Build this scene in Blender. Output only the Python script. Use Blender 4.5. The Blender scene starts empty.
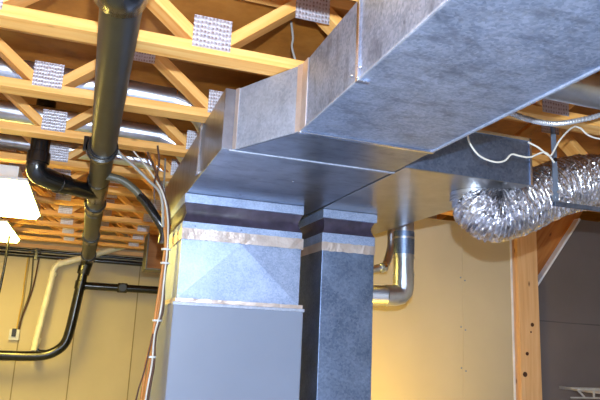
import bpy, bmesh, math, random
from mathutils import Vector, Matrix, noise
random.seed(7)
ZO = 1.6                       # camera height above the floor; shapes below are written relative to the camera height
C = bpy.context.scene.collection
OFF = Vector((0, 0, ZO))

# ------------------------------------------------------------------ materials
def lin(c):
    return tuple(((v/255)/12.92 if v/255 <= .04045 else ((v/255+.055)/1.055)**2.4) for v in c) + (1,)
MATS = {}
def newmat(name):
    m = bpy.data.materials.new(name); m.use_nodes = True
    nt = m.node_tree; b = nt.nodes['Principled BSDF']; MATS[name] = m
    return m, nt, b
def N(nt, t, **kw):
    n = nt.nodes.new(t)
    for k, v in kw.items(): setattr(n, k, v)
    return n
def coords(nt, scale=(1, 1, 1), kind='Object'):
    tc = N(nt, 'ShaderNodeTexCoord'); mp = N(nt, 'ShaderNodeMapping'); mp.inputs['Scale'].default_value = scale
    nt.links.new(tc.outputs[kind], mp.inputs['Vector']); return mp.outputs['Vector']
def noise_tex(nt, vec, scale, detail=4, rough=.5):
    n = N(nt, 'ShaderNodeTexNoise'); n.inputs['Scale'].default_value = scale; n.inputs['Detail'].default_value = detail
    n.inputs['Roughness'].default_value = rough; nt.links.new(vec, n.inputs['Vector']); return n.outputs['Fac']
def ramp(nt, fac, stops):
    r = N(nt, 'ShaderNodeValToRGB'); cr = r.color_ramp
    while len(cr.elements) < len(stops): cr.elements.new(.5)
    for e, (p, c) in zip(cr.elements, stops): e.position = p; e.color = c if len(c) == 4 else lin(c)
    nt.links.new(fac, r.inputs['Fac']); return r.outputs['Color']
def bump(nt, b, h, strength, dist=.01, prev=None):
    n = N(nt, 'ShaderNodeBump'); n.inputs['Strength'].default_value = strength; n.inputs['Distance'].default_value = dist
    nt.links.new(h, n.inputs['Height'])
    if prev: nt.links.new(prev, n.inputs['Normal'])
    nt.links.new(n.outputs['Normal'], b.inputs['Normal']); return n.outputs['Normal']
def mapr(nt, fac, a, b_):
    n = N(nt, 'ShaderNodeMapRange'); n.inputs['To Min'].default_value = a; n.inputs['To Max'].default_value = b_
    nt.links.new(fac, n.inputs['Value']); return n.outputs['Result']

def metal(name, c1, c2, r1, r2, spangle=0, bmp=.05, wave=.0, met=1.0, smudge=0):
    m, nt, b = newmat(name); v = coords(nt)
    f = noise_tex(nt, v, 7, 6, .65)
    if spangle:
        vo = N(nt, 'ShaderNodeTexVoronoi'); vo.inputs['Scale'].default_value = spangle; nt.links.new(v, vo.inputs['Vector'])
        sp = N(nt, 'ShaderNodeSeparateColor'); nt.links.new(vo.outputs['Color'], sp.inputs['Color'])
        mx = N(nt, 'ShaderNodeMix'); mx.inputs['Factor'].default_value = .24
        nt.links.new(f, mx.inputs[2]); nt.links.new(sp.outputs[0], mx.inputs[3]); f = mx.outputs[0]
    col = ramp(nt, f, [(.25, c1), (.75, c2)])
    if smudge:                                  # handling marks and white-rust streaks
        sm = ramp(nt, noise_tex(nt, coords(nt, (3.2, 7, 3.2)), 2.4, 7, .72), [(.50, (0, 0, 0, 1)), (.66, (1, 1, 1, 1))])
        mx2 = N(nt, 'ShaderNodeMix', data_type='RGBA'); ml = N(nt, 'ShaderNodeMath', operation='MULTIPLY'); ml.inputs[1].default_value = smudge
        nt.links.new(sm, ml.inputs[0]); nt.links.new(ml.outputs[0], mx2.inputs['Factor']); nt.links.new(col, mx2.inputs[6])
        mx2.inputs[7].default_value = lin(tuple(x*.55 for x in c1)); col = mx2.outputs[2]
    nt.links.new(col, b.inputs['Base Color'])
    nt.links.new(mapr(nt, f, r1, r2), b.inputs['Roughness'])
    b.inputs['Metallic'].default_value = met
    n1 = bump(nt, b, noise_tex(nt, v, 60, 3), bmp, .003)
    if wave: bump(nt, b, noise_tex(nt, v, 2.2, 2), wave, .05, n1)
    return m
G_TRUNK = metal('galvanised_dull', (128, 144, 174), (186, 198, 224), .42, .62, 130, .12, .20, .85, .45)
G_SIDE = metal('galvanised_side', (150, 158, 178), (190, 196, 212), .5, .62, 120, .08, .12, .6, .18)
G_END = metal('galvanised_worn', (126, 132, 146), (168, 174, 188), .30, .42, 0, .04, .12, 1.0, .4)
G_FRONT = metal('galvanised_spangled', (140, 156, 190), (190, 204, 232), .5, .66, 160, .10, .04, .85)
G_SMOOTH = metal('galvanised_smooth', (148, 152, 164), (190, 194, 204), .17, .28, 0, .03, .10)
G_RET = metal('galvanised_return', (150, 150, 152), (188, 188, 190), .24, .36, 0, .04, .14)
G_ROUND = metal('galvanised_round', (176, 182, 196), (222, 226, 236), .28, .42, 0, .05, .05)
G_DARK = metal('galvanised_grey', (100, 118, 150), (146, 164, 196), .42, .55, 110, .10, .10)
STEEL = metal('bright_steel', (190, 196, 210), (228, 232, 242), .2, .32, 0, .05)
STRAP = metal('strap_steel', (104, 118, 138), (140, 154, 176), .5, .6, 0, .05, 0, .4)
TAPE = metal('foil_tape', (196, 176, 166), (232, 220, 214), .34, .5, 0, .5, .4, .75)
# crinkled flexible foil
m, nt, b = newmat('flex_foil'); v = coords(nt)
b.inputs['Metallic'].default_value = 1
nt.links.new(ramp(nt, noise_tex(nt, v, 30, 4), [(.3, (196, 194, 198)), (.7, (246, 246, 252))]), b.inputs['Base Color'])
b.inputs['Roughness'].default_value = .27
vo = N(nt, 'ShaderNodeTexVoronoi'); vo.inputs['Scale'].default_value = 70; nt.links.new(v, vo.inputs['Vector'])
bump(nt, b, vo.outputs['Distance'], .35, .008, bump(nt, b, noise_tex(nt, v, 45, 4, .7), .45, .008))
# wood, grain along local X
def wood(name, c1, c2, c3, knots=True, sc=(1.2, 26, 26), coord='Object'):
    m, nt, b = newmat(name); tc = N(nt, 'ShaderNodeTexCoord'); oi = N(nt, 'ShaderNodeObjectInfo')
    ad = N(nt, 'ShaderNodeVectorMath', operation='MULTIPLY_ADD'); ad.inputs[1].default_value = (1, 1, 1)
    cb = N(nt, 'ShaderNodeCombineXYZ')
    mu = N(nt, 'ShaderNodeMath', operation='MULTIPLY'); mu.inputs[1].default_value = 37
    nt.links.new(oi.outputs['Random'], mu.inputs[0])
    for i in range(3): nt.links.new(mu.outputs[0], cb.inputs[i])
    nt.links.new(tc.outputs[coord], ad.inputs[0]); nt.links.new(cb.outputs[0], ad.inputs[2])
    mp = N(nt, 'ShaderNodeMapping'); mp.inputs['Scale'].default_value = sc; nt.links.new(ad.outputs[0], mp.inputs['Vector'])
    f = noise_tex(nt, mp.outputs['Vector'], 1.6, 6, .6)
    col = ramp(nt, f, [(.2, c1), (.48, c2), (.8, c3)])
    if knots:
        vo = N(nt, 'ShaderNodeTexVoronoi'); vo.inputs['Scale'].default_value = 3.2
        mp2 = N(nt, 'ShaderNodeMapping'); mp2.inputs['Scale'].default_value = (1, 2.2, 2.2)
        nt.links.new(ad.outputs[0], mp2.inputs['Vector']); nt.links.new(mp2.outputs[0], vo.inputs['Vector'])
        k = ramp(nt, vo.outputs['Distance'], [(.02, (1, 1, 1, 1)), (.085, (0, 0, 0, 1))])
        mx = N(nt, 'ShaderNodeMix', data_type='RGBA'); nt.links.new(k, mx.inputs['Factor'])
        nt.links.new(col, mx.inputs[6]); mx.inputs[7].default_value = lin((96, 52, 22)); col = mx.outputs[2]
    nt.links.new(col, b.inputs['Base Color']); b.inputs['Roughness'].default_value = .62
    bump(nt, b, f, .15, .004); return m
PINE = wood('pine_lumber', (210, 138, 58), (236, 172, 90), (245, 200, 128))
STUD = wood('stud_lumber', (202, 150, 98), (220, 172, 120), (232, 194, 150), True)
DECK = wood('plywood_deck', (132, 78, 24), (174, 108, 36), (196, 130, 56), True, (5, 5, 1))
DARKWOOD = wood('dark_timber', (150, 86, 34), (188, 116, 52), (204, 140, 76))  # orange-brown timber for the stringer and the stub panel
def plain(name, c, rough=.5, met=0, nsc=8, var=.06, bm=.05, bsc=80, spec=.5, coat=0):
    m, nt, b = newmat(name); v = coords(nt); c0 = tuple(max(0, x*(1-var)) for x in c); c1 = tuple(min(255, x*(1+var)) for x in c)
    nt.links.new(ramp(nt, noise_tex(nt, v, nsc, 4), [(.3, c0), (.7, c1)]), b.inputs['Base Color'])
    b.inputs['Roughness'].default_value = rough; b.inputs['Metallic'].default_value = met
    b.inputs['Specular IOR Level'].default_value = spec; b.inputs['Coat Weight'].default_value = coat
    if bm: bump(nt, b, noise_tex(nt, v, bsc, 3), bm, .003)
    return m
ABS = plain('black_plastic_pipe', (32, 30, 25), .42, 0, 12, .25, .04, 40, .6)
ABS2 = plain('black_plastic_fitting', (20, 20, 22), .22, 0, 12, .15, .02, 40, .7)
PVC = plain('pale_plastic_pipe', (232, 228, 208), .4)
DRY = plain('painted_drywall', (204, 190, 160), .75, 0, 1.6, .035, .04, 120, .3)
DRYR = plain('bare_drywall', (186, 172, 146), .8, 0, 1.4, .04, .04, 120, .3)
GREYD = plain('grey_drywall', (108, 98, 96), .85, 0, 1.3, .06, .05, 90, .2)
EDGE = plain('drywall_edge', (225, 222, 226), .7)
CONC = plain('concrete_floor', (150, 158, 172), .6, 0, 2, .12, .1, 30, .4)
CANVAS = plain('canvas_connector', (58, 50, 66), .42, 0, 20, .2, 1.0, 14, .5)
CAB = plain('painted_cabinet', (126, 135, 154), .42, 0, 2, .02, .01, 200, .5)
WHITEP = plain('white_enamel', (215, 216, 214), .4)
ORANGE = plain('orange_cable_jacket', (196, 128, 62), .5)
WCAB = plain('white_cable_jacket', (214, 208, 196), .45)
GCAB = plain('grey_cable_jacket', (150, 146, 140), .45)
BCAB = plain('brown_cable_jacket', (84, 52, 36), .5)
YCAB = plain('yellow_cable_jacket', (206, 172, 84), .5)
BLKBOX = plain('black_outlet', (30, 28, 26), .4)
ALU = metal('aluminium_rail', (190, 192, 200), (225, 226, 232), .3, .42, 0, .05, 0, .8)
COND = metal('armoured_conduit', (190, 192, 196), (228, 228, 232), .3, .4, 0, .05, 0, .7)
HOSE = plain('dull_grey_hose', (92, 88, 72), .4)
# punched tooth plate
m, nt, b = newmat('punched_plate'); b.inputs['Metallic'].default_value = .7; b.inputs['Roughness'].default_value = .5
v = coords(nt, (80, 1, 60)); w = N(nt, 'ShaderNodeTexVoronoi'); w.inputs['Randomness'].default_value = .25; w.inputs['Scale'].default_value = 1.0
nt.links.new(v, w.inputs['Vector'])
nt.links.new(ramp(nt, w.outputs['Distance'], [(.1, (150, 130, 130)), (.4, (214, 212, 222))]), b.inputs['Base Color'])
bump(nt, b, w.outputs['Distance'], .5, .006)
def emit(name, c, s):
    m, nt, b = newmat(name); b.inputs['Base Color'].default_value = lin(c); b.inputs['Emission Color'].default_value = lin(c)
    b.inputs['Emission Strength'].default_value = s; return m
LENS = emit('warm_lamp_lens', (255, 226, 112), 52)
FILL_LENS = emit('cool_fill_lens', (196, 216, 255), 44)  # glow of the added cool fill lamps
BULB = emit('unseen_warm_bulb', (255, 206, 58), 1500)  # bulb of the unseen lamp behind the yellow wall glow

# ------------------------------------------------------------------ objects
def tag(o, label=None, cat=None, group=None, kind=None):
    if label: o['label'] = label
    if cat: o['category'] = cat
    if group: o['group'] = group
    if kind: o['kind'] = kind
    return o
def root(name, label, cat, loc, group=None):
    o = bpy.data.objects.new(name, None); C.objects.link(o); o.location = Vector(loc)+OFF; o.empty_display_size = .1
    return tag(o, label, cat, group)
def gloc(o):
    v = o.location.copy()
    while o.parent: o = o.parent; v += o.location
    return v
class MB:
    def __init__(s): s.b = bmesh.new()
    def box(s, a, c):
        x0, y0, z0 = a; x1, y1, z1 = c
        v = [s.b.verts.new(p) for p in ((x0,y0,z0),(x1,y0,z0),(x1,y1,z0),(x0,y1,z0),(x0,y0,z1),(x1,y0,z1),(x1,y1,z1),(x0,y1,z1))]
        for f in ((0,3,2,1),(4,5,6,7),(0,1,5,4),(1,2,6,5),(2,3,7,6),(3,0,4,7)): s.b.faces.new([v[i] for i in f])
        return s
    def prism(s, pts, d):                      # closed outline pts (3-D) pushed along d
        d = Vector(d); a = [s.b.verts.new(p) for p in pts]; c = [s.b.verts.new(Vector(p)+d) for p in pts]; n = len(pts)
        s.b.faces.new(a[::-1]); s.b.faces.new(c)
        for i in range(n): s.b.faces.new((a[i], a[(i+1) % n], c[(i+1) % n], c[i]))
        return s
    def tube(s, pts, r, seg=20, cap=True, rf=None):
        pts = [Vector(p) for p in pts]; rings = []; up = None
        for i, p in enumerate(pts):
            t = (pts[min(i+1, len(pts)-1)]-pts[max(i-1, 0)]).normalized()
            if up is None: up = Vector((0, 0, 1)) if abs(t.z) < .9 else Vector((0, 1, 0))
            x = t.cross(up).normalized(); up = x.cross(t).normalized()
            rr = r[i] if isinstance(r, (list, tuple)) else r
            rings.append([s.b.verts.new(p + (x*math.cos(a)+up*math.sin(a))*(rr if rf is None else rf(i, a, rr))) for a in [2*math.pi*k/seg for k in range(seg)]])
        for A, B in zip(rings, rings[1:]):
            for k in range(seg): s.b.faces.new((A[k], A[(k+1) % seg], B[(k+1) % seg], B[k]))
        if cap: s.b.faces.new(rings[0][::-1]); s.b.faces.new(rings[-1])
        return s
    def sphere(s, c, r, seg=12, sc=(1,1,1)):
        bmesh.ops.create_uvsphere(s.b, u_segments=seg, v_segments=seg//2+2, radius=1, matrix=Matrix.Translation(c) @ Matrix.Diagonal((r*sc[0], r*sc[1], r*sc[2], 1))); return s
    def build(s, name, mat, parent=None, smooth=False, bev=0, label=None, raw=False):
        bmesh.ops.recalc_face_normals(s.b, faces=s.b.faces)
        me = bpy.data.meshes.new(name)
        if not raw:
            if parent: o_ = gloc(parent)-OFF
            else:
                xs = [v.co for v in s.b.verts]
                o_ = Vector(((min(v.x for v in xs)+max(v.x for v in xs))/2, (min(v.y for v in xs)+max(v.y for v in xs))/2, min(v.z for v in xs)))
            for v in s.b.verts: v.co -= o_
        s.b.to_mesh(me); s.b.free(); me.materials.append(mat)
        if smooth:
            for p in me.polygons: p.use_smooth = True
            me.set_sharp_from_angle(angle=math.radians(40))
        o = bpy.data.objects.new(name, me); C.objects.link(o)
        if parent: o.parent = parent
        elif not raw: o.location = o_+OFF
        if bev:
            md = o.modifiers.new('bevel', 'BEVEL'); md.width = bev; md.segments = 2; md.limit_method = 'ANGLE'
        if label: o['label'] = label
        return o
def curve(pts, n=8):                            # Catmull-Rom through points
    P = [Vector(p) for p in pts]; P = [P[0]*2-P[1]]+P+[P[-1]*2-P[-2]]; out = []
    for i in range(1, len(P)-2):
        for k in range(n):
            t = k/n; a, b, c, d = P[i-1:i+3]
            out.append(.5*((2*b)+(c-a)*t+(2*a-5*b+4*c-d)*t*t+(3*b-a-3*c+d)*t**3))
    out.append(P[-2]); return out
def bend(pts, r, n=6):                          # polyline with rounded corners
    P = [Vector(p) for p in pts]; out = [P[0]]
    for a, b, c in zip(P, P[1:], P[2:]):
        d1 = (a-b).normalized(); d2 = (c-b).normalized(); rr = min(r, (a-b).length*.49, (c-b).length*.49)
        for k in range(n+1):
            t = k/n; out.append((b+d1*rr)*(1-t)**2+b*2*t*(1-t)+(b+d2*rr)*t*t)
    out.append(P[-1]); return out
def struct(name, mb, mat): return tag(mb.build(name, mat), kind='structure')
def copy_tree(o, parent=None):
    c = o.copy(); C.objects.link(c); c.parent = parent
    for ch in list(o.children): copy_tree(ch, c)
    return c

# ------------------------------------------------------------------ the room
FL = -1.6; DK = 1.21
struct('floor', MB().box((-2.7, -3.1, FL-.1), (4.7, 8.2, FL)), CONC)
struct('ceiling', MB().box((-2.7, -3.1, DK), (4.7, 8.2, DK+.03)), DECK)
struct('wall_back', MB().box((-2.7, 8.06, FL), (4.7, 8.2, DK)), DRY)
struct('wall_left', MB().box((-2.7, -3.1, FL), (-2.6, 8.06, DK)), DRY)
struct('wall_right', MB().box((4.6, -3.1, FL), (4.7, 8.06, DK)), DRY)
struct('wall_behind', MB().box((-2.6, -3.1, FL), (4.6, -3.0, DK)), DRYR)
# partition behind the furnace, with board joint and bare end
wp = struct('wall_partition', MB().box((1.08, 4.0, FL), (2.632, 4.1, .9)).box((2.638, 4.0, FL), (3.062, 4.1, .9)).box((2.63, 4.003, FL), (2.64, 4.1, .9)), DRYR)
struct('trim_partition', MB().box((3.062, 3.995, FL), (3.078, 4.1, .9)), EDGE)
mb = MB()
for z in (.48, .12, -.17, -.62): mb.tube([(2.618, 3.996, z), (2.618, 4.01, z)], .006, 8); mb.tube([(2.655, 3.996, z-.02), (2.655, 4.01, z-.02)], .006, 8)
mb.build('screw_heads', STRAP, wp)
# grey board under the stairs with a sloping top
gp = [(3.30, 4.03, FL), (3.30, 4.03, .42), (3.34, 4.03, .474), (3.786, 4.03, 1.043), (4.6, 4.03, 1.043), (4.6, 4.03, FL)]
gw = struct('wall_stair', MB().prism(gp, (0, .05, 0)), GREYD)
d = Vector((.446, 0, .569)).normalized()
e0 = Vector((3.30, 4.022, .423)); e1 = Vector((3.786, 4.022, 1.043)); nrm = Vector((-d.z, 0, d.x))*.016
struct('trim_stair', MB().prism([e0, e1, e1+nrm, e0+nrm], (0, .06, 0)), EDGE)
mb = MB(); mb.prism(curve([(3.31, 4.027, .207), (3.5, 4.027, .203), (3.7, 4.027, .199), (3.9, 4.027, .2), (4.6, 4.027, .19)], 2)+[Vector((4.6, 4.027, .18)), Vector((3.31, 4.027, .199))], (0, .01, 0))
mb.build('board_joint', plain('dark_board_seam', (82, 74, 72), .9), gw)  # thin darker strip for the horizontal board seam
# back wall joints
mb = MB()
for x in (-.67, -.07, .62): mb.box((x-.006, 8.056, FL), (x+.006, 8.07, .82))
mb.build('board_joints', plain('caulked_joint', (150, 134, 96), .9), bpy.data.objects['wall_back'])
struct('trim_back', MB().box((-2.6, 7.99, .885), (4.6, 8.06, .93)), STUD)

# ------------------------------------------------------------------ wooden posts and stringer
def beam(a, c, wdt, thk, name, mat, parent, up=(0, 1, 0), label=None):   # board from a to c; thickness along 'up'
    a = Vector(a); c = Vector(c); L = (c-a).length; x = (c-a).normalized(); y = Vector(up); z = x.cross(y).normalized(); y = z.cross(x)
    m_ = MB().box((0, -thk/2, -wdt/2), (L, thk/2, wdt/2)).build(name, mat, parent, bev=.003, raw=True, label=label)
    loc = a+OFF-(gloc(parent) if parent else Vector())
    m_.matrix_local = Matrix.Translation(loc) @ Matrix((x, y, z)).transposed().to_4x4(); return m_
KNOT = plain('knot_wood', (70, 36, 20), .6)
pr = root('timber_post', 'knotty pale pine post standing at the bare end of the beige drywall', 'post', (3.19, 4.02, FL))
beam((3.2, 3.99, FL), (3.2, 3.99, .9), .185, .04, 'front_board', STUD, pr)
beam((3.105, 4.05, FL), (3.105, 4.05, .9), .035, .075, 'side_board', STUD, pr)
for x, z, r in ((3.215, .165, .011), (3.16, -.05, .010), (3.135, -.20, .014), (3.2, .11, .005)):
    MB().tube([(x+.008, 3.9665, z), (x+.008, 3.975, z)], r*1.35, 12).build('knot', KNOT, pr)
sr = root('stair_stringer', 'slanted orange-brown timber stringer above the sloping grey board', 'stringer', (3.5, 4.12, .5))
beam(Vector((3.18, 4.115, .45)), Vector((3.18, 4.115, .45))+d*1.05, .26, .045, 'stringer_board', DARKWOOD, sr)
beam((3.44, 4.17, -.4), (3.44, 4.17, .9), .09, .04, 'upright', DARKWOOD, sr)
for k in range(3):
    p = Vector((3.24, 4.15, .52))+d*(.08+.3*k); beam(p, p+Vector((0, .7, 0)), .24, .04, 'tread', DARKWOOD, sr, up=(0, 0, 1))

# ------------------------------------------------------------------ floor trusses
PITCH = .70; NX0 = -.235
def make_truss(x1=4.4):
    r = root('floor_truss', 'x', 'truss', (0, 0, .9), 'open web floor trusses across the ceiling')
    x0 = -2.5
    c = MB().box((0, 0, 0), (x1-x0, .09, .039)).build('bottom_chord', PINE, r, bev=.003, raw=True); c.location = (x0, 0, 0)
    c = MB().box((0, 0, 0), (x1-x0, .09, .039)).build('top_chord', PINE, r, bev=.003, raw=True); c.location = (x0, 0, .27)
    nodes = [NX0+PITCH*k for k in range(-3, 7) if NX0+PITCH*k < x1-.4]
    webme = None; plme = None
    for x in nodes:
        for s in (-1, 1):
            a = Vector((x+s*.03, .045, .038)); b_ = Vector((x+s*(PITCH/2-.035), .045, .272)); L = (b_-a).length; dx = (b_-a).normalized(); z = dx.cross(Vector((0, 1, 0)))
            if webme is None:
                o = MB().box((0, -.044, -.019), (L, .044, .019)).build('web', PINE, r, bev=.003, raw=True); webme = o
            else:
                o = webme.copy(); C.objects.link(o); o.parent = r
            o.matrix_local = Matrix.Translation(a) @ Matrix((dx, Vector((0, 1, 0)), z)).transposed().to_4x4()
        for px, pz in ((x, .073), (x+PITCH/2, .250)):
            if plme is None: o = MB().box((-.064, -.0025, -.056), (.064, 0, .056)).build('connector_plate', MATS['punched_plate'], r, raw=True); plme = o
            else: o = plme.copy(); C.objects.link(o); o.parent = r
            o.location = (px, 0, pz)
    return r
tr = make_truss(); tr_short = make_truss(3.02)      # the last ones stop at the stair opening
where = {-1: 'pale pine open-web truss overhead, just behind the viewer', 0: 'pale pine open-web truss directly above the viewer, over the big trunk duct',
 1: 'nearest pale pine floor truss in view, crossing the top left corner',
 2: 'second nearest pine floor truss, ending at the duct transition below the first',
 3: 'third pine floor truss, crossing behind the black elbow at its top',
 4: 'fourth pine floor truss, right behind the vertical run of the black elbow',
 5: 'fifth pine floor truss, at the height of the near lamp housing',
 6: 'sixth pine floor truss, brightly lit yellow edge beside the near ceiling lamp',
 7: 'seventh pine floor truss, crossing just under the drain elbow',
 8: 'eighth pine floor truss, third from the back wall',
 9: 'ninth pine floor truss, second from the back wall',
 10: 'farthest pine floor truss, next to the back wall'}
for k in range(-1, 11):
    o = tr if k == -1 else tr_short if k == 4 else copy_tree(tr_short if k > 4 else tr)
    o.location = ((-.16 if k == 1 else 0), 1.336+.6*k-(.02 if k == 1 else 0), .9+ZO); o['label'] = where[k]
    if k > 1:
        for ch in o.children:
            if ch.name.startswith('connector_plate'): ch.scale = (.86, 1, .92)

# ------------------------------------------------------------------ main supply trunk (runs along Y under the trusses)
ZB, ZT = .659, .897
XL, XR = .61, 1.10
sd = root('supply_trunk_duct', 'large blue-grey galvanised rectangular trunk duct running overhead to the upper right', 'duct', (.85, 0, ZB))
trunk = MB().box((XL, -2.6, ZB), (XR, 1.85, ZT)).build('trunk_section', G_TRUNK, sd, bev=.002)
MB().prism([(XL, 1.853, ZB), (XR, 1.853, ZB), (1.112, 2.17, ZB), (.455, 2.17, ZB)], (0, 0, ZT-ZB)).build('transition_section', G_SIDE, sd, bev=.002, label='bright flared section with angled side')
MB().prism([(XL+.004, 1.853, ZB-.0025), (XR, 1.853, ZB-.0025), (1.11, 2.17, ZB-.0025), (.461, 2.17, ZB-.0025)], (0, 0, .002)).build('bottom_panel', G_END, sd, label='darker underside panel of the flared section')
MB().box((.413, 2.173, ZB), (1.112, 3.99, ZT)).build('end_section', G_END, sd, bev=.002, label='smooth end box over the plenum')
mb = MB(); mb.box((XL-.006, 1.843, ZB-.008), (XR+.008, 1.862, ZB+.0)); mb.box((XR, 1.843, ZB), (XR+.008, 1.862, ZT)); mb.build('drive_cleat', STEEL, sd, bev=.002)
mb = MB(); mb.box((.44, 2.163, ZB-.006), (1.118, 2.18, ZB)); mb.build('drive_cleat', G_SIDE, sd, bev=.002)
mb = MB(); mb.box((XL-.007, 1.385, ZB), (XL, 1.40, ZT)).box((XL-.007, 1.385, ZB-.006), (XL+.03, 1.40, ZB)); mb.build('side_cleat', STEEL, sd, bev=.001)
mb = MB(); mb.box((XR-.004, -2.6, ZB-.006), (XR+.004, 1.85, ZB+.002)); mb.box((XL-.003, -2.6, ZB-.003), (XL+.003, 1.85, ZB+.003)); mb.build('corner_seam', G_SIDE, sd)
def screws(pts, r, par):
    for p in pts: MB().sphere(p, r, 8, (1, 1, .6)).build('screw', STEEL, par, True)
for x, y in ((XL-.008, 1.365), (XL-.008, 1.42)): screws([(x, y, ZB+.02)], .005, trunk)
for y in (.75, .95, 1.0, 1.04, 1.33, 1.75): screws([(XR+.002, y, ZB-.004)], .005, trunk)
for x, y in ((XL+.02, 1.83), (XR-.012, 1.835), (.8, 2.5), (.66, 2.9)): screws([(x, y, ZB-.003)], .004, trunk)
# foil tape strips on the upright corners
def tapestrip(pts, d, name, parent, lab=None): return MB().prism(pts, d).build(name, TAPE, parent, label=lab)
h = (0, 0, ZT-ZB-.0)
tapestrip([(XL-.0035, 1.80, ZB), (XL-.0035, 1.853, ZB), (XL-.0005, 1.853, ZB), (XL-.0005, 1.80, ZB)], h, 'foil_tape', sd)
tv = Vector((.455-XL, .317, 0)).normalized(); tn = Vector((-tv.y, tv.x, 0))*-1; tn = Vector((-.317, -.155, 0)).normalized()
p0 = Vector((XL, 1.853, ZB)); p1 = Vector((.455, 2.17, ZB))
tapestrip([p0+tn*.001, p0+tv*.024+tn*.001, p0+tv*.024+tn*.004, p0+tn*.004], h, 'foil_tape', sd)
tapestrip([p1+tn*.001, p1-tv*.020+tn*.001, p1-tv*.020+tn*.004, p1+tn*.004], h, 'foil_tape', sd)
# flange around the plenum opening
MB().box((.408, 2.985, .612), (1.022, 3.58, ZB-.001)).build('plenum_collar', G_FRONT, sd, bev=.002)
# hanger strap on the box side
MB().box((.402, 2.643, .672), (.412, 2.653, .93)).box((.398, 2.63, .67), (.413, 2.668, .682)).build('duct_hanger', STEEL, tag(root('hanger_strap', 'thin bright steel hanger strap on the left side of the supply duct', 'strap', (.405, 2.65, .67))))

# ------------------------------------------------------------------ supply plenum above the furnace
PX0, PX1, PY0, PY1 = .411, 1.019, 3.0, 3.56
sp = root('supply_plenum', 'wide galvanised plenum with cross-broken front rising from the furnace', 'plenum', (.715, 3.28, .12))
mb = MB(); wv = [(PX0+.004+(PX1-PX0-.008)*k/30) for k in range(31)]
def wavy(x0, x1, y0, y1, z0, z1, parent, name, n=26, amp=.007):
    mb = MB(); ring = []
    P = [(x0+(x1-x0)*k/n, y0) for k in range(n)]+[(x1, y0+(y1-y0)*k/n) for k in range(n)]+[(x1-(x1-x0)*k/n, y1) for k in range(n)]+[(x0, y1-(y1-y0)*k/n) for k in range(n)]
    cx, cy = (x0+x1)/2, (y0+y1)/2; rows = []
    for j in range(7):
        t = j/6; z = z0+(z1-z0)*t; row = []
        for x, y in P:
            sag = -.012*math.sin(math.pi*t)+amp*noise.noise(Vector((x*6+y*5, z*22, 3)))*math.sin(math.pi*t)*2
            nx = -1 if x <= x0 else (1 if x >= x1 else 0); ny = -1 if y <= y0 else (1 if y >= y1 else 0)
            row.append(mb.b.verts.new((x+nx*sag, y+ny*sag, z)))
        rows.append(row)
    m_ = len(P)
    for A, B in zip(rows, rows[1:]):
        for k in range(m_): mb.b.faces.new((A[k], A[(k+1) % m_], B[(k+1) % m_], B[k]))
    mb.b.faces.new(rows[0]); mb.b.faces.new(rows[-1])
    return mb.build(name, CANVAS, parent, smooth=True)
wavy(PX0, PX1, PY0, PY1, .521, .612, sp, 'canvas_connector')
pband = MB().box((PX0-.003, PY0-.004, .486), (PX1+.003, PY1, .521)).build('collar_band', G_FRONT, sp, bev=.002)
# front with a diamond cross-break: centre stands 9 mm proud
mb = MB(); b_ = mb.b
zt, zb_ = .436, .15
F4 = [b_.verts.new(p) for p in ((PX0, PY0, zb_), (PX1, PY0, zb_), (PX1, PY0, zt+.05), (PX0, PY0, zt+.05))]
B4 = [b_.verts.new(p) for p in ((PX0, PY1, zb_), (PX1, PY1, zb_), (PX1, PY1, zt+.05), (PX0, PY1, zt+.05))]
pk = b_.verts.new((.70, PY0-.022, .430))
for i, j in ((0, 1), (1, 2), (2, 3), (3, 0)): b_.faces.new((F4[i], F4[j], pk)); b_.faces.new((F4[j], F4[i], B4[i], B4[j]))
b_.faces.new(B4[::-1]); mb.build('plenum_box', G_FRONT, sp)
def tapeband(x0, x1, y0, y1, z0, z1, name, parent, mat=TAPE, off=.005, slope=0):
    mb = MB(); n = 22; rows = []
    P = [(x0, y1)]+[(x0, y0)]+[(x0+(x1-x0)*k/n, y0) for k in range(1, n)]+[(x1, y0), (x1, y1)]
    for j, z in enumerate((z0, z0*.6+z1*.4, z1)):
        row = []
        for i, (x, y) in enumerate(P):
            zz = z+slope*(x-x0)+(.004*noise.noise(Vector((x*30, j*9, 1))) if j != 1 else 0)
            yo = -off-.003*noise.noise(Vector((x*40, j*5, 7))) if y == y0 else 0
            row.append(mb.b.verts.new((x-(.005 if x == x0 else (-.005 if x == x1 else 0)), y+yo, zz)))
        rows.append(row)
    for A, B in zip(rows, rows[1:]):
        for k in range(len(P)-1): mb.b.faces.new((A[k], A[k+1], B[k+1], B[k]))
    o = mb.build(name, mat, parent); so = o.modifiers.new('s', 'SOLIDIFY'); so.thickness = .001; return o
tapeband(PX0, PX1, PY0, PY1, .432, .486, 'foil_tape', sp, off=.022)
tapeband(PX0-.004, PX1+.012, PY0-.012, PY1, .132, .152, 'foil_tape', sp, off=.004)
screws([(x, PY0-.006, z) for x, z in ((.47, .5), (.7, .503), (.99, .5))], .004, pband)
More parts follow.
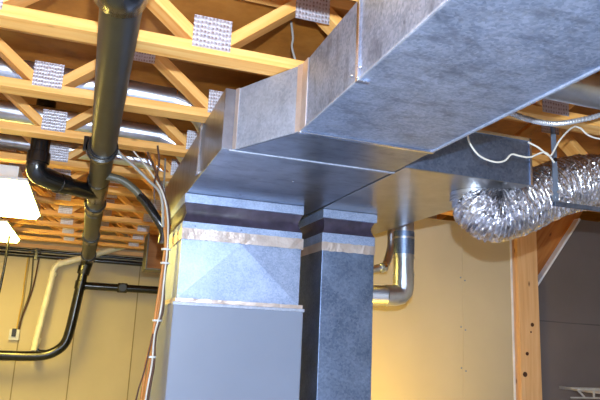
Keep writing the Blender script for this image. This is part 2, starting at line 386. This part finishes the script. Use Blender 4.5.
# furnace
fr = root('furnace', 'smooth light grey painted furnace cabinet beneath the galvanised plenum', 'furnace', (.72, 3.28, FL))
MB().box((.396, 2.985, -1.05), (1.042, 3.6, .132)).build('cabinet', CAB, fr, bev=.006)
MB().box((.396, 2.99, FL+.04), (1.042, 3.6, -1.055)).build('lower_cabinet', CAB, fr, bev=.006)
MB().box((.38, 2.97, FL), (1.06, 3.62, FL+.04)).build('base', CONC, fr)
MB().box((.44, 2.975, -1.5), (1.0, 2.99, -1.1)).build('access_panel', CAB, fr, bev=.004)
MB().box((.66, 2.965, -1.16), (.78, 2.976, -1.14)).build('panel_handle', ABS2, fr, bev=.002)
MB().box((.392, 2.978, .118), (1.046, 3.0, .134)).build('top_flange', G_SIDE, fr, bev=.002)

# ------------------------------------------------------------------ return duct
rb = root('return_duct', 'flat galvanised return duct box with shiny underside between trunk duct and flex duct', 'duct', (1.4, 3.0, ZB))
MB().box((1.122, 2.09, ZB), (1.71, 3.97, .858)).build('duct_box', G_RET, rb, bev=.002)
MB().box((1.122, 2.083, ZB+.002), (1.71, 2.0895, .856)).build('end_cap', G_DARK, rb, bev=.001, label='blue-grey end cap facing the room')
MB().box((1.704, 2.078, ZB), (1.716, 2.094, .862)).box((1.122, 2.078, .85), (1.714, 2.094, .864)).build('corner_seam', STEEL, rb, bev=.001)
MB().box((1.13, 2.985, .612), (1.44, 3.47, ZB-.001)).build('drop_collar', G_FRONT, rb, bev=.002)
dr = root('return_drop_duct', 'narrow dark galvanised vertical duct right of the furnace', 'duct', (1.285, 3.23, FL))
QX0, QX1, QY0, QY1 = 1.136, 1.431, 3.0, 3.45
wavy(QX0, QX1, QY0, QY1, .535, .612, dr, 'canvas_connector', 14, .005)
MB().box((QX0-.003, QY0-.004, .485), (QX1+.003, QY1, .535)).build('collar_band', G_FRONT, dr, bev=.002)
MB().box((QX0, QY0, -1.15), (QX1, QY1, .485)).build('drop_box', G_DARK, dr, bev=.002)
MB().box((QX0-.08, QY0-.02, FL), (QX1+.02, QY1+.02, -1.15)).build('return_boot', G_DARK, dr, bev=.002)
tapeband(QX0, QX1, QY0, QY1, .44, .486, 'foil_tape', dr, off=.005)

# ------------------------------------------------------------------ foil flexible duct
fx = root('flexible_duct', 'crinkled silver foil flexible duct sagging from the return duct to the right', 'duct', (1.9, 2.27, .6))
path = curve([(1.594, 2.31, .61), (1.604, 2.29, .585), (1.65, 2.275, .568), (1.73, 2.255, .59), (1.83, 2.25, .637), (1.96, 2.25, .702), (2.09, 2.25, .75), (2.25, 2.25, .778), (2.5, 2.25, .775), (2.9, 2.26, .775), (3.4, 2.3, .775)], 24)
def crinkle(i, a, r):
    rid = .010 if i % 4 < 2 else -.007
    return r+rid+.006*noise.noise(Vector((math.cos(a)*5, math.sin(a)*5, i*.9)))+.007*noise.noise(Vector((math.cos(a)*17+9, math.sin(a)*17, i*1.3)))
mb = MB(); mb.tube(path, [.098+.022*min(1, i/50) for i in range(len(path))], 44, True, crinkle); mb.build('foil_sleeve', MATS['flex_foil'], fx)
mb = MB(); mb.tube([(1.592, 2.315, ZB-.001), (1.592, 2.315, .64)], .106, 40); mb.tube([(1.592, 2.315, .64), (1.592, 2.315, .585)], .099, 40)
for z in (.648, .632, .62): mb.tube([(1.592, 2.315, z+.003), (1.592, 2.315, z-.003)], .108, 40)
mb.build('takeoff_collar', G_ROUND, fx, smooth=True)
# strap with cross bar
st = root('support_strap', 'flat steel strap hanging in front of the foil flex duct', 'strap', (1.87, 2.12, .6))
beamv = MB().box((1.855, 2.118, .60), (1.88, 2.122, 1.0)).build('vertical_strap', STRAP, st)
MB().box((1.855, 2.112, .596), (2.5, 2.128, .614)).build('cross_bar', G_DARK, st, bev=.001)
MB().tube([(1.867, 2.11, .80), (1.867, 2.125, .80)], .009, 10).build('bolt', ABS2, beamv)
# loose white cable and conduit
tag(MB().tube(curve([(1.22, 1.93, .88), (1.262, 1.9, .82), (1.278, 1.9, .776), (1.290, 1.9, .73), (1.333, 1.9, .686), (1.399, 1.9, .672), (1.444, 1.9, .684), (1.474, 1.9, .712), (1.513, 1.9, .711), (1.559, 1.9, .713), (1.63, 1.9, .742), (1.69, 1.92, .715)], 6), .0036, 8).build('loose_cable', WCAB, None, True), 'thin white cable looping in front of the return duct end', 'cable')
tag(MB().tube(curve([(1.553, 1.9, .772), (1.60, 1.9, .757), (1.64, 1.9, .735), (1.662, 1.9, .738), (1.705, 1.9, .804), (1.768, 1.9, .865), (1.808, 1.9, .869), (1.907, 1.9, .838), (2.3, 1.9, .88)], 6), .0036, 8).build('loose_cable', WCAB, None, True), 'thin white cable peaking to the right of the steel strap', 'cable')
pth = curve([(1.15, 1.8, .885), (1.30, 1.8, .858), (1.395, 1.8, .834), (1.46, 1.8, .823), (1.527, 1.8, .818), (1.6, 1.8, .823), (1.69, 1.8, .848), (1.814, 1.8, .893), (1.9, 1.8, .95)], 30)
tag(MB().tube(pth, .009, 12, True, lambda i, a, r: r+(.0016 if i % 4 < 2 else -.001)).build('armoured_conduit', COND, None), 'sagging pale corrugated metal conduit below the trunk duct edge', 'conduit')

# ------------------------------------------------------------------ round branch ducts between the trusses
def round_duct(name, label, pts, r, elbow_from, group='round galvanised branch ducts'):
    o = root(name, label, 'duct', pts[0], group)
    p = bend(pts[:elbow_from+1], .06); MB().tube(p, r, 28).build('pipe', G_ROUND, o, smooth=True)
    q = [Vector(v) for v in pts[elbow_from:]]
    mb = MB(); qq = bend(q, .08, 3); mb.tube(qq, r*1.02, 28)
    mb.build('elbow', G_ROUND, o, smooth=False)
    a = Vector(pts[0]); c = Vector(pts[elbow_from]); L = (c-a).length; n = int(L/.75)
    for k in range(1, n+1):
        m_ = c+(a-c).normalized()*(.02+.75*(k-1)); t = (c-a).normalized()
        MB().tube([m_-t*.012, m_+t*.012], r*1.035, 28).build('joint_band', G_ROUND, o, smooth=True)
    return o
round_duct('round_duct', 'shiny round branch duct behind the second truss from the viewer', [(-2.45, 2.84, 1.135), (.30, 2.84, 1.065), (.43, 2.84, 1.03), (.50, 2.84, .90)], .056, 1)
round_duct('round_duct', 'shiny round branch duct behind the third truss, elbowing into the supply duct', [(-2.45, 3.35, 1.10), (.30, 3.35, 1.04), (.41, 3.35, 1.00), (.48, 3.35, .90)], .053, 1)
round_duct('round_duct', 'farthest round branch duct, behind the fourth truss from the viewer', [(-2.45, 3.93, 1.09), (.26, 3.93, 1.045), (.38, 3.93, 1.01), (.47, 3.93, .90)], .05, 1)
round_duct('round_duct', 'round silver duct leaving the trunk at the far upper right', [(4.5, 1.66, .91), (1.35, 1.66, .91), (1.2, 1.66, .86), (1.10, 1.66, .80)], .06, 1)

# ------------------------------------------------------------------ black drain
dp = root('drain_pipe', 'long black plastic drain pipe hung under the trusses from top left', 'pipe', (0, 4, .8))
R_ = .056
MB().tube([(.006, -.5, .842), (.006, 1.5, .836), (.006, 3, .822), (0, 4.6, .81), (-.01, 7.4, .785)], R_, 32).build('main_run', ABS, dp, smooth=True)
def hub(p, q, r, name='coupling', mat=ABS2, par=dp): return MB().tube([Vector(p)+(Vector(q)-Vector(p))*t for t in (0, .04, .96, 1)], [r*.94, r, r, r*.94], 32).build(name, mat, par, smooth=True)
hub((0, 1.40, .838), (0, 1.53, .836), .071)
hub((0, 2.93, .824), (0, 3.03, .823), .068)
hub((0, 3.62, .818), (-.002, 4.1, .815), .063)
hub((-.002, 4.32, .814), (-.004, 4.42, .813), .071); hub((-.005, 4.6, .81), (-.006, 5.9, .80), .064, 'sleeve', ABS)
hub((-.006, 5.8, .80), (-.007, 6.0, .799), .078); hub((-.007, 6.0, .799), (-.01, 7.35, .787), .07, 'sleeve', ABS)
hub((-.01, 7.3, .788), (-.01, 7.5, .785), .084)
MB().tube(bend([(-.01, 7.4, .786), (-.01, 7.80, .78), (-.05, 7.80, .60)], .12, 6), .07, 28).build('elbow', ABS, dp, smooth=True)
MB().tube(bend([(-.04, 7.80, .66), (-.115, 7.80, -.05), (-.15, 7.80, -.22), (-.30, 7.80, -.335), (-.50, 7.80, -.355), (-2.5, 7.80, -.36)], .16, 6), .055, 28).build('wall_run', ABS2, dp, smooth=True)
hub((-.05, 7.80, .60), (-.04, 7.80, .70), .068); hub((-.065, 7.80, .42), (-.055, 7.80, .52), .066)
MB().tube([(-.04, 7.80, .468), (1.3, 7.80, .47)], .045, 24).build('side_run', ABS2, dp, smooth=True)
hub((.36, 7.80, .47), (.47, 7.80, .47), .058); MB().tube([(.415, 7.80, .47), (.415, 7.73, .47), (.415, 7.72, .47)], [.056, .056, .045], 24).build('cleanout_plug', ABS, dp, smooth=True)
MB().tube([(-.30, 7.80, -.30), (-.42, 7.80, -.30), (-.44, 7.80, -.28)], .02, 12).build('small_fitting', ABS2, dp, smooth=True)
# strap clamp around the main run
MB().tube([(0, 2.965, .823), (0, 2.985, .823)], .074, 32).build('pipe_clamp', ABS2, dp, smooth=True)
MB().box((-.085, 2.965, .80), (-.06, 2.985, .87)).build('clamp_ear', ABS2, dp, bev=.002)
# branch with big elbow
bp = root('branch_drain', 'matt black drain branch dropping through the trusses and elbowing to the main pipe', 'pipe', (-.33, 3.47, .8))
MB().tube([(-.315, 3.50, 1.19), (-.315, 3.50, .88)], .050, 28).build('riser', ABS2, bp, smooth=True)
MB().tube(bend([(-.315, 3.50, .90), (-.325, 3.50, .785), (-.20, 3.62, .77)], .13, 8), .054, 28).build('elbow', ABS2, bp, smooth=True)
hub((-.315, 3.50, .90), (-.317, 3.50, .84), .059, 'coupling', ABS2, bp)
MB().tube([(-.215, 3.605, .768), (-.05, 3.78, .775), (0, 3.9, .80)], .047, 28).build('arm', ABS2, bp, smooth=True)
hub((-.215, 3.605, .768), (-.17, 3.65, .770), .058, 'coupling', ABS2, bp)
# pale PVC
pv = root('pale_vent_pipe', 'pale cream plastic pipe angling down the back wall left of the black drain', 'pipe', (-.4, 7.93, 0))
MB().tube(bend([(.42, 7.93, 1.0), (-.04, 7.93, .815), (-.375, 7.93, .70), (-.40, 7.93, .45), (-.475, 7.90, -.22), (-.48, 7.83, -.31)], .08, 6), .036, 24).build('pipe_run', PVC, pv, smooth=True)
hub((-.30, 7.93, .727), (-.345, 7.93, .712), .045, 'coupling', PVC, pv); hub((-.378, 7.93, .61), (-.385, 7.93, .57), .045, 'coupling', PVC, pv)
hub((-.462, 7.93, -.15), (-.478, 7.93, -.28), .045, 'coupling', PVC, pv)
# black pipe high along the back wall
ww = root('wall_pipe', 'slim black steel pipe running high along the whole back wall', 'pipe', (0, 8.02, .78))
MB().tube([(-2.55, 8.02, .80), (4.5, 8.02, .785)], .028, 20).build('pipe_run', ABS2, ww, smooth=True)
for x in (-1.7, -.6, .7, 2): MB().box((x-.015, 7.988, .75), (x+.015, 8.06, .885)).build('bracket', ABS2, ww)
tag(MB().tube([(-2.55, 8.035, .862), (4.5, 8.035, .845)], .017, 16).build('thin_wall_pipe', ABS2, None, True), 'thinner black pipe just above the slim pipe on the back wall', 'pipe')
tag(MB().tube([(-.745, 6.5, .89), (-.75, 6.5, .5), (-.775, 6.5, .1), (-.79, 6.5, -.1)], .012, 10).build('hanging_rod', ABS2, None, True), 'thin dark rod hanging under the far ceiling lamp at left', 'rod')
# hose and grey wire reaching the bundle
tag(MB().tube(curve([(.0, 3.42, .80), (.05, 3.4, .79), (.121, 3.4, .777), (.193, 3.4, .732), (.225, 3.4, .70)], 8), .021, 16).build('grey_hose', HOSE, None, True), 'dull grey-green hose arching right from the black drain pipe', 'hose')
tag(MB().tube(curve([(.222, 3.4, .703), (.264, 3.38, .657), (.315, 3.36, .585), (.36, 3.36, .52), (.36, 3.36, .45)], 8), .024, 16).build('black_hose', ABS2, None, True), 'short black hose continuing down to the left of the plenum', 'hose')
tag(MB().tube(curve([(.06, 3.08, .93), (.076, 3.1, .854), (.164, 3.1, .784), (.244, 3.1, .717), (.290, 3.08, .672), (.315, 3.1, .61), (.33, 3.12, .5)], 8), .0075, 10).build('grey_cable', GCAB, None, True), 'pale grey cable sloping from the drain pipe collar to the cable bundle', 'cable')
# ------------------------------------------------------------------ cable bundle at the plenum's left
tag(MB().tube(curve([(.647, 2.15, 1.208), (.658, 2.15, 1.14), (.656, 2.15, 1.10), (.675, 2.15, 1.04), (.68, 2.15, 1.0)], 6), .0045, 8).build('dangling_wire', GCAB, None, True), 'short grey wire dangling between the two nearest trusses beside the trunk duct', 'wire')
cbd = root('cable_bundle', 'bundle of orange, white and brown cables tied along the left of the plenum', 'cables', (.35, 3.2, FL))
base = [(.21, 3.22, .91), (.262, 3.21, .80), (.318, 3.2, .69), (.348, 3.2, .577), (.362, 3.2, .449), (.366, 3.2, .362), (.362, 3.2, .246), (.358, 3.2, .097), (.346, 3.2, -.026), (.338, 3.2, -.169), (.325, 3.2, -.332), (.30, 3.2, -.8), (.29, 3.2, -1.5)]
rnd = random.Random(3)
for j, (mt, rr, ox, oy, lab) in enumerate(((ORANGE, .0065, -.013, -.008, 'orange cable'), (WCAB, .0045, .003, -.018, 'white cable'), (BCAB, .006, .010, -.006, 'brown cable'), (ORANGE, .0055, -.002, .006, 'orange cable'), (GCAB, .005, .014, .006, 'grey cable'))):
    pts = []
    for i, (x, y, z) in enumerate(base):
        sp_ = .5+.9*(i in (1, 3, 7, 9, 10, 11)); top = (j-2)*.035*max(0, (1.6-i)) if i < 2 else 0
        pts.append((x+ox*sp_+top+rnd.uniform(-.004, .004), y+oy+abs(top), z+.0))
    MB().tube(curve(pts, 8), rr, 10).build('cable', mt, cbd, True, label=lab)
for z, x in ((.40, .364), (.33, .365), (.045, .352), (-.13, .340)):
    MB().tube([(x, 3.195, z-.005), (x, 3.195, z+.004)], .024, 14).build('cable_tie', WHITEP, cbd, True)
tag(MB().tube(curve([(.335, 3.17, -.02), (.31, 3.17, -.2), (.285, 3.17, -.33), (.25, 3.17, -.7), (.24, 3.17, -1.55)], 8), .004, 8).build('stray_wire', BCAB, None, True), 'single thin brown wire straying left from the cable bundle near the bottom', 'wire')
tag(MB().tube(curve([(.255, 3.0, .88), (.275, 3.05, .80), (.268, 3.12, .72), (.28, 3.15, .62)], 8), .005, 8).build('dark_wire', BCAB, None, True), 'curling dark wire above the cable bundle near the round duct elbow', 'wire')

# ------------------------------------------------------------------ small round vent beside the return duct
vp = root('vent_pipe', 'round galvanised vent pipe with elbow beside the beige drywall', 'pipe', (1.8, 3.4, .27))
rf = .06
MB().tube([(1.825, 3.4, 1.28), (1.825, 3.4, .385)], rf, 28).build('riser', G_ROUND, vp, smooth=True)
mb = MB(); mb.tube(bend([(1.825, 3.4, .39), (1.825, 3.4, .27), (1.70, 3.4, .262)], .115, 3), rf*1.05, 28); mb.build('elbow', G_ROUND, vp)
MB().tube([(1.71, 3.4, .262), (1.28, 3.5, .25)], rf, 28).build('horizontal_run', G_ROUND, vp, smooth=True)
for z in (.62, .50, .40): MB().tube([(1.825, 3.4, z-.006), (1.825, 3.4, z+.006)], rf*1.08, 28).build('joint_band', G_ROUND, vp, smooth=True)
MB().tube([(1.700, 3.4, .262), (1.715, 3.4, .262)], rf*1.08, 28).build('joint_band', G_ROUND, vp, smooth=True)
MB().tube([(1.825, 3.4, .66), (1.825, 3.4, .52)], rf*1.06, 28).build('collar', G_DARK, vp, smooth=True)
v2 = root('small_pipe', 'thinner silver pipe slanting up behind the round vent pipe', 'pipe', (1.75, 3.75, .4))
MB().tube(bend([(1.60, 3.75, .40), (1.80, 3.75, .46), (1.90, 3.8, .485), (1.965, 3.85, .62), (1.97, 3.85, 1.25)], .06), .026, 18).build('pipe_run', G_ROUND, v2, smooth=True)
hub((1.845, 3.75, .468), (1.875, 3.765, .475), .033, 'coupling', STEEL, v2)

# ------------------------------------------------------------------ small duct stub far behind, outlet, wires
ds = root('duct_stub', 'small open square duct stub hanging far behind the plenum at left', 'duct', (.6, 6.0, .56))
MB().box((.50, 5.95, .56), (.515, 6.3, .89)).box((.67, 5.95, .56), (.685, 6.3, .89)).box((.50, 5.95, .545), (.685, 6.3, .56)).build('frame', HOSE, ds, bev=.002)
MB().box((.515, 6.1, .56), (.67, 6.12, .89)).build('back_panel', DARKWOOD, ds)
ob = root('outlet_box', 'small white electrical box with black plug on the back wall', 'outlet', (-.72, 8.02, -.17))
obx = MB().box((-.775, 8.015, -.19), (-.665, 8.06, -.07)).build('box', WHITEP, ob, bev=.004)
MB().box((-.745, 7.985, -.15), (-.70, 8.015, -.06)).build('plug', BLKBOX, obx, bev=.004)
for lab, mt, pp in (('yellow wire left of the others running down to the outlet box', YCAB, [(-.66, 8.03, .88), (-.684, 8.03, .76), (-.69, 8.03, .45), (-.685, 8.03, .267), (-.705, 8.03, -.07)]),
                    ('straight grey wire between the two bowed wires above the outlet box', HOSE, [(-.62, 8.035, .88), (-.629, 8.035, .76), (-.614, 8.035, .388), (-.665, 8.035, .1), (-.685, 8.035, -.07)]),
                    ('dark bowed wire on the right above the outlet box', BCAB, [(-.555, 8.03, .88), (-.564, 8.03, .77), (-.593, 8.03, .389), (-.66, 8.03, .08), (-.675, 8.03, -.07)])):
    tag(MB().tube(curve(pp, 6), .008, 8).build('wall_wire', mt, None, True), lab, 'wire')

# ------------------------------------------------------------------ lamps
def lamp(label, x1, y0, y1, z, lens, w=.32, group='ceiling strip lamps'):
    o = root('ceiling_lamp', label, 'lamp', (x1-w/2, (y0+y1)/2, z), group)
    MB().box((x1-w, y0, z+.035), (x1, y1, z+.055)).box((x1-w+.06, y0+.02, z+.055), (x1-.06, y1-.02, .899)).build('housing', WHITEP, o, bev=.004)
    MB().prism([(x1-w+.03, y0+.01, z), (x1-.03, y0+.01, z), (x1-.004, y0+.01, z+.036), (x1-w+.004, y0+.01, z+.036)], (0, y1-y0-.02, 0)).build('lens', lens, o, bev=.004, label='glowing lens')
    return o
lamp('near glowing ceiling strip lamp at left beside the black elbow', -.385, 3.86, 5.08, .775, LENS)
lamp('far glowing ceiling strip lamp low at the left edge', -.70, 5.85, 7.07, .815, LENS)
lamp('added unseen fill lamp on the ceiling over the far left side of the basement', -1.5, .2, 1.42, .80, FILL_LENS)  # added out of view to put cool fill on the duct sides
lamp('added fill lamp on the ceiling behind the viewer at left', -.9, -1.5, -.28, .80, FILL_LENS)  # fill lamp added behind the camera, never in view
lamp('added fill lamp on the ceiling farthest behind the viewer', .45, -2.9, -1.68, .80, FILL_LENS)  # unseen, added for more cool light from behind
bl = root('wall_glow_lamp', 'unseen warm lamp on an added stand on the floor between return duct and beige wall', 'lamp', (1.60, 3.05, FL))  # placed out of view for the yellow wall glow; form made up
MB().tube([(1.60, 3.05, FL), (1.60, 3.05, FL+.02)], .12, 24).build('stand', ABS2, bl, smooth=True)
MB().tube([(1.60, 3.03, -.72), (1.60, 3.06, -.705), (1.60, 3.12, -.68), (1.60, 3.19, -.65)], [.03, .06, .10, .13], 32, False).build('added_reflector', STEEL, bl, smooth=True).modifiers.new('s', 'SOLIDIFY').thickness = .002  # reflector added to keep the warm light on the wall
MB().tube([(1.60, 3.05, FL+.02), (1.60, 3.05, -.71)], .01, 10).build('upright', ABS2, bl, smooth=True)
MB().sphere((1.60, 3.13, -.675), .035, 20).build('bulb', BULB, bl, smooth=True)

# ------------------------------------------------------------------ aluminium rails at the lower right corner
lr = root('metal_shelf_frame', 'end of a small silver braced frame at the lower right corner', 'frame', (3.6, 3.6, -.3))
MB().box((3.215, 3.585, -.266), (4.3, 3.60, -.257)).build('upper_rail', ALU, lr, bev=.002)
MB().box((3.285, 3.58, -.276), (4.3, 3.615, -.262)).build('upper_web', ALU, lr, bev=.002)
MB().box((3.215, 3.585, -.329), (4.3, 3.60, -.320)).build('lower_rail', ALU, lr, bev=.002)
for a, c in (((3.28, -.272), (3.34, -.322)), ((3.42, -.322), (3.422, -.275)), ((3.50, -.272), (3.56, -.322)), ((3.68, -.322), (3.682, -.275))):
    beam((a[0], 3.60, a[1]), (c[0], 3.60, c[1]), .014, .01, 'brace', ALU, lr)
for x in (3.5, 4.2): beam((x, 3.62, -.29), (x, 4.02, -.29), .02, .02, 'wall_bracket', ALU, lr, up=(0, 0, 1))

# ------------------------------------------------------------------ light and camera
def light(kind, name, loc, energy, col, size=.1, rot=None, **kw):
    l = bpy.data.lights.new(name, kind); l.energy = energy; l.color = col
    if kind == 'AREA': l.size = size
    else: l.shadow_soft_size = size
    for k, v in kw.items(): setattr(l, k, v)
    o = bpy.data.objects.new(name, l); C.objects.link(o); o.location = Vector(loc)+OFF
    if rot: o.rotation_euler = rot
    return o
light('POINT', 'camera_flash', (0, -.05, .2), 410, (.70, .84, 1.0), .02)
w = bpy.data.worlds.new('world'); bpy.context.scene.world = w; w.use_nodes = True
w.node_tree.nodes['Background'].inputs[0].default_value = (.5, .55, .65, 1); w.node_tree.nodes['Background'].inputs[1].default_value = .05
cam = bpy.data.cameras.new('camera'); co = bpy.data.objects.new('camera', cam); C.objects.link(co)
cam.sensor_width = 36; cam.lens = 622.42/600*36; cam.clip_start = .02
M = Matrix(((0.944358, -0.111448, -0.309462), (-0.325811, -0.187923, -0.926570), (0.045110, 0.975840, -0.213777)))
co.matrix_world = Matrix.Translation(OFF) @ M.to_4x4()
sc = bpy.context.scene; sc.camera = co
sc.view_settings.view_transform = 'Standard'; sc.view_settings.look = 'None'; sc.view_settings.gamma = 1; sc.view_settings.exposure = -.08
sc.view_settings.use_curve_mapping = False
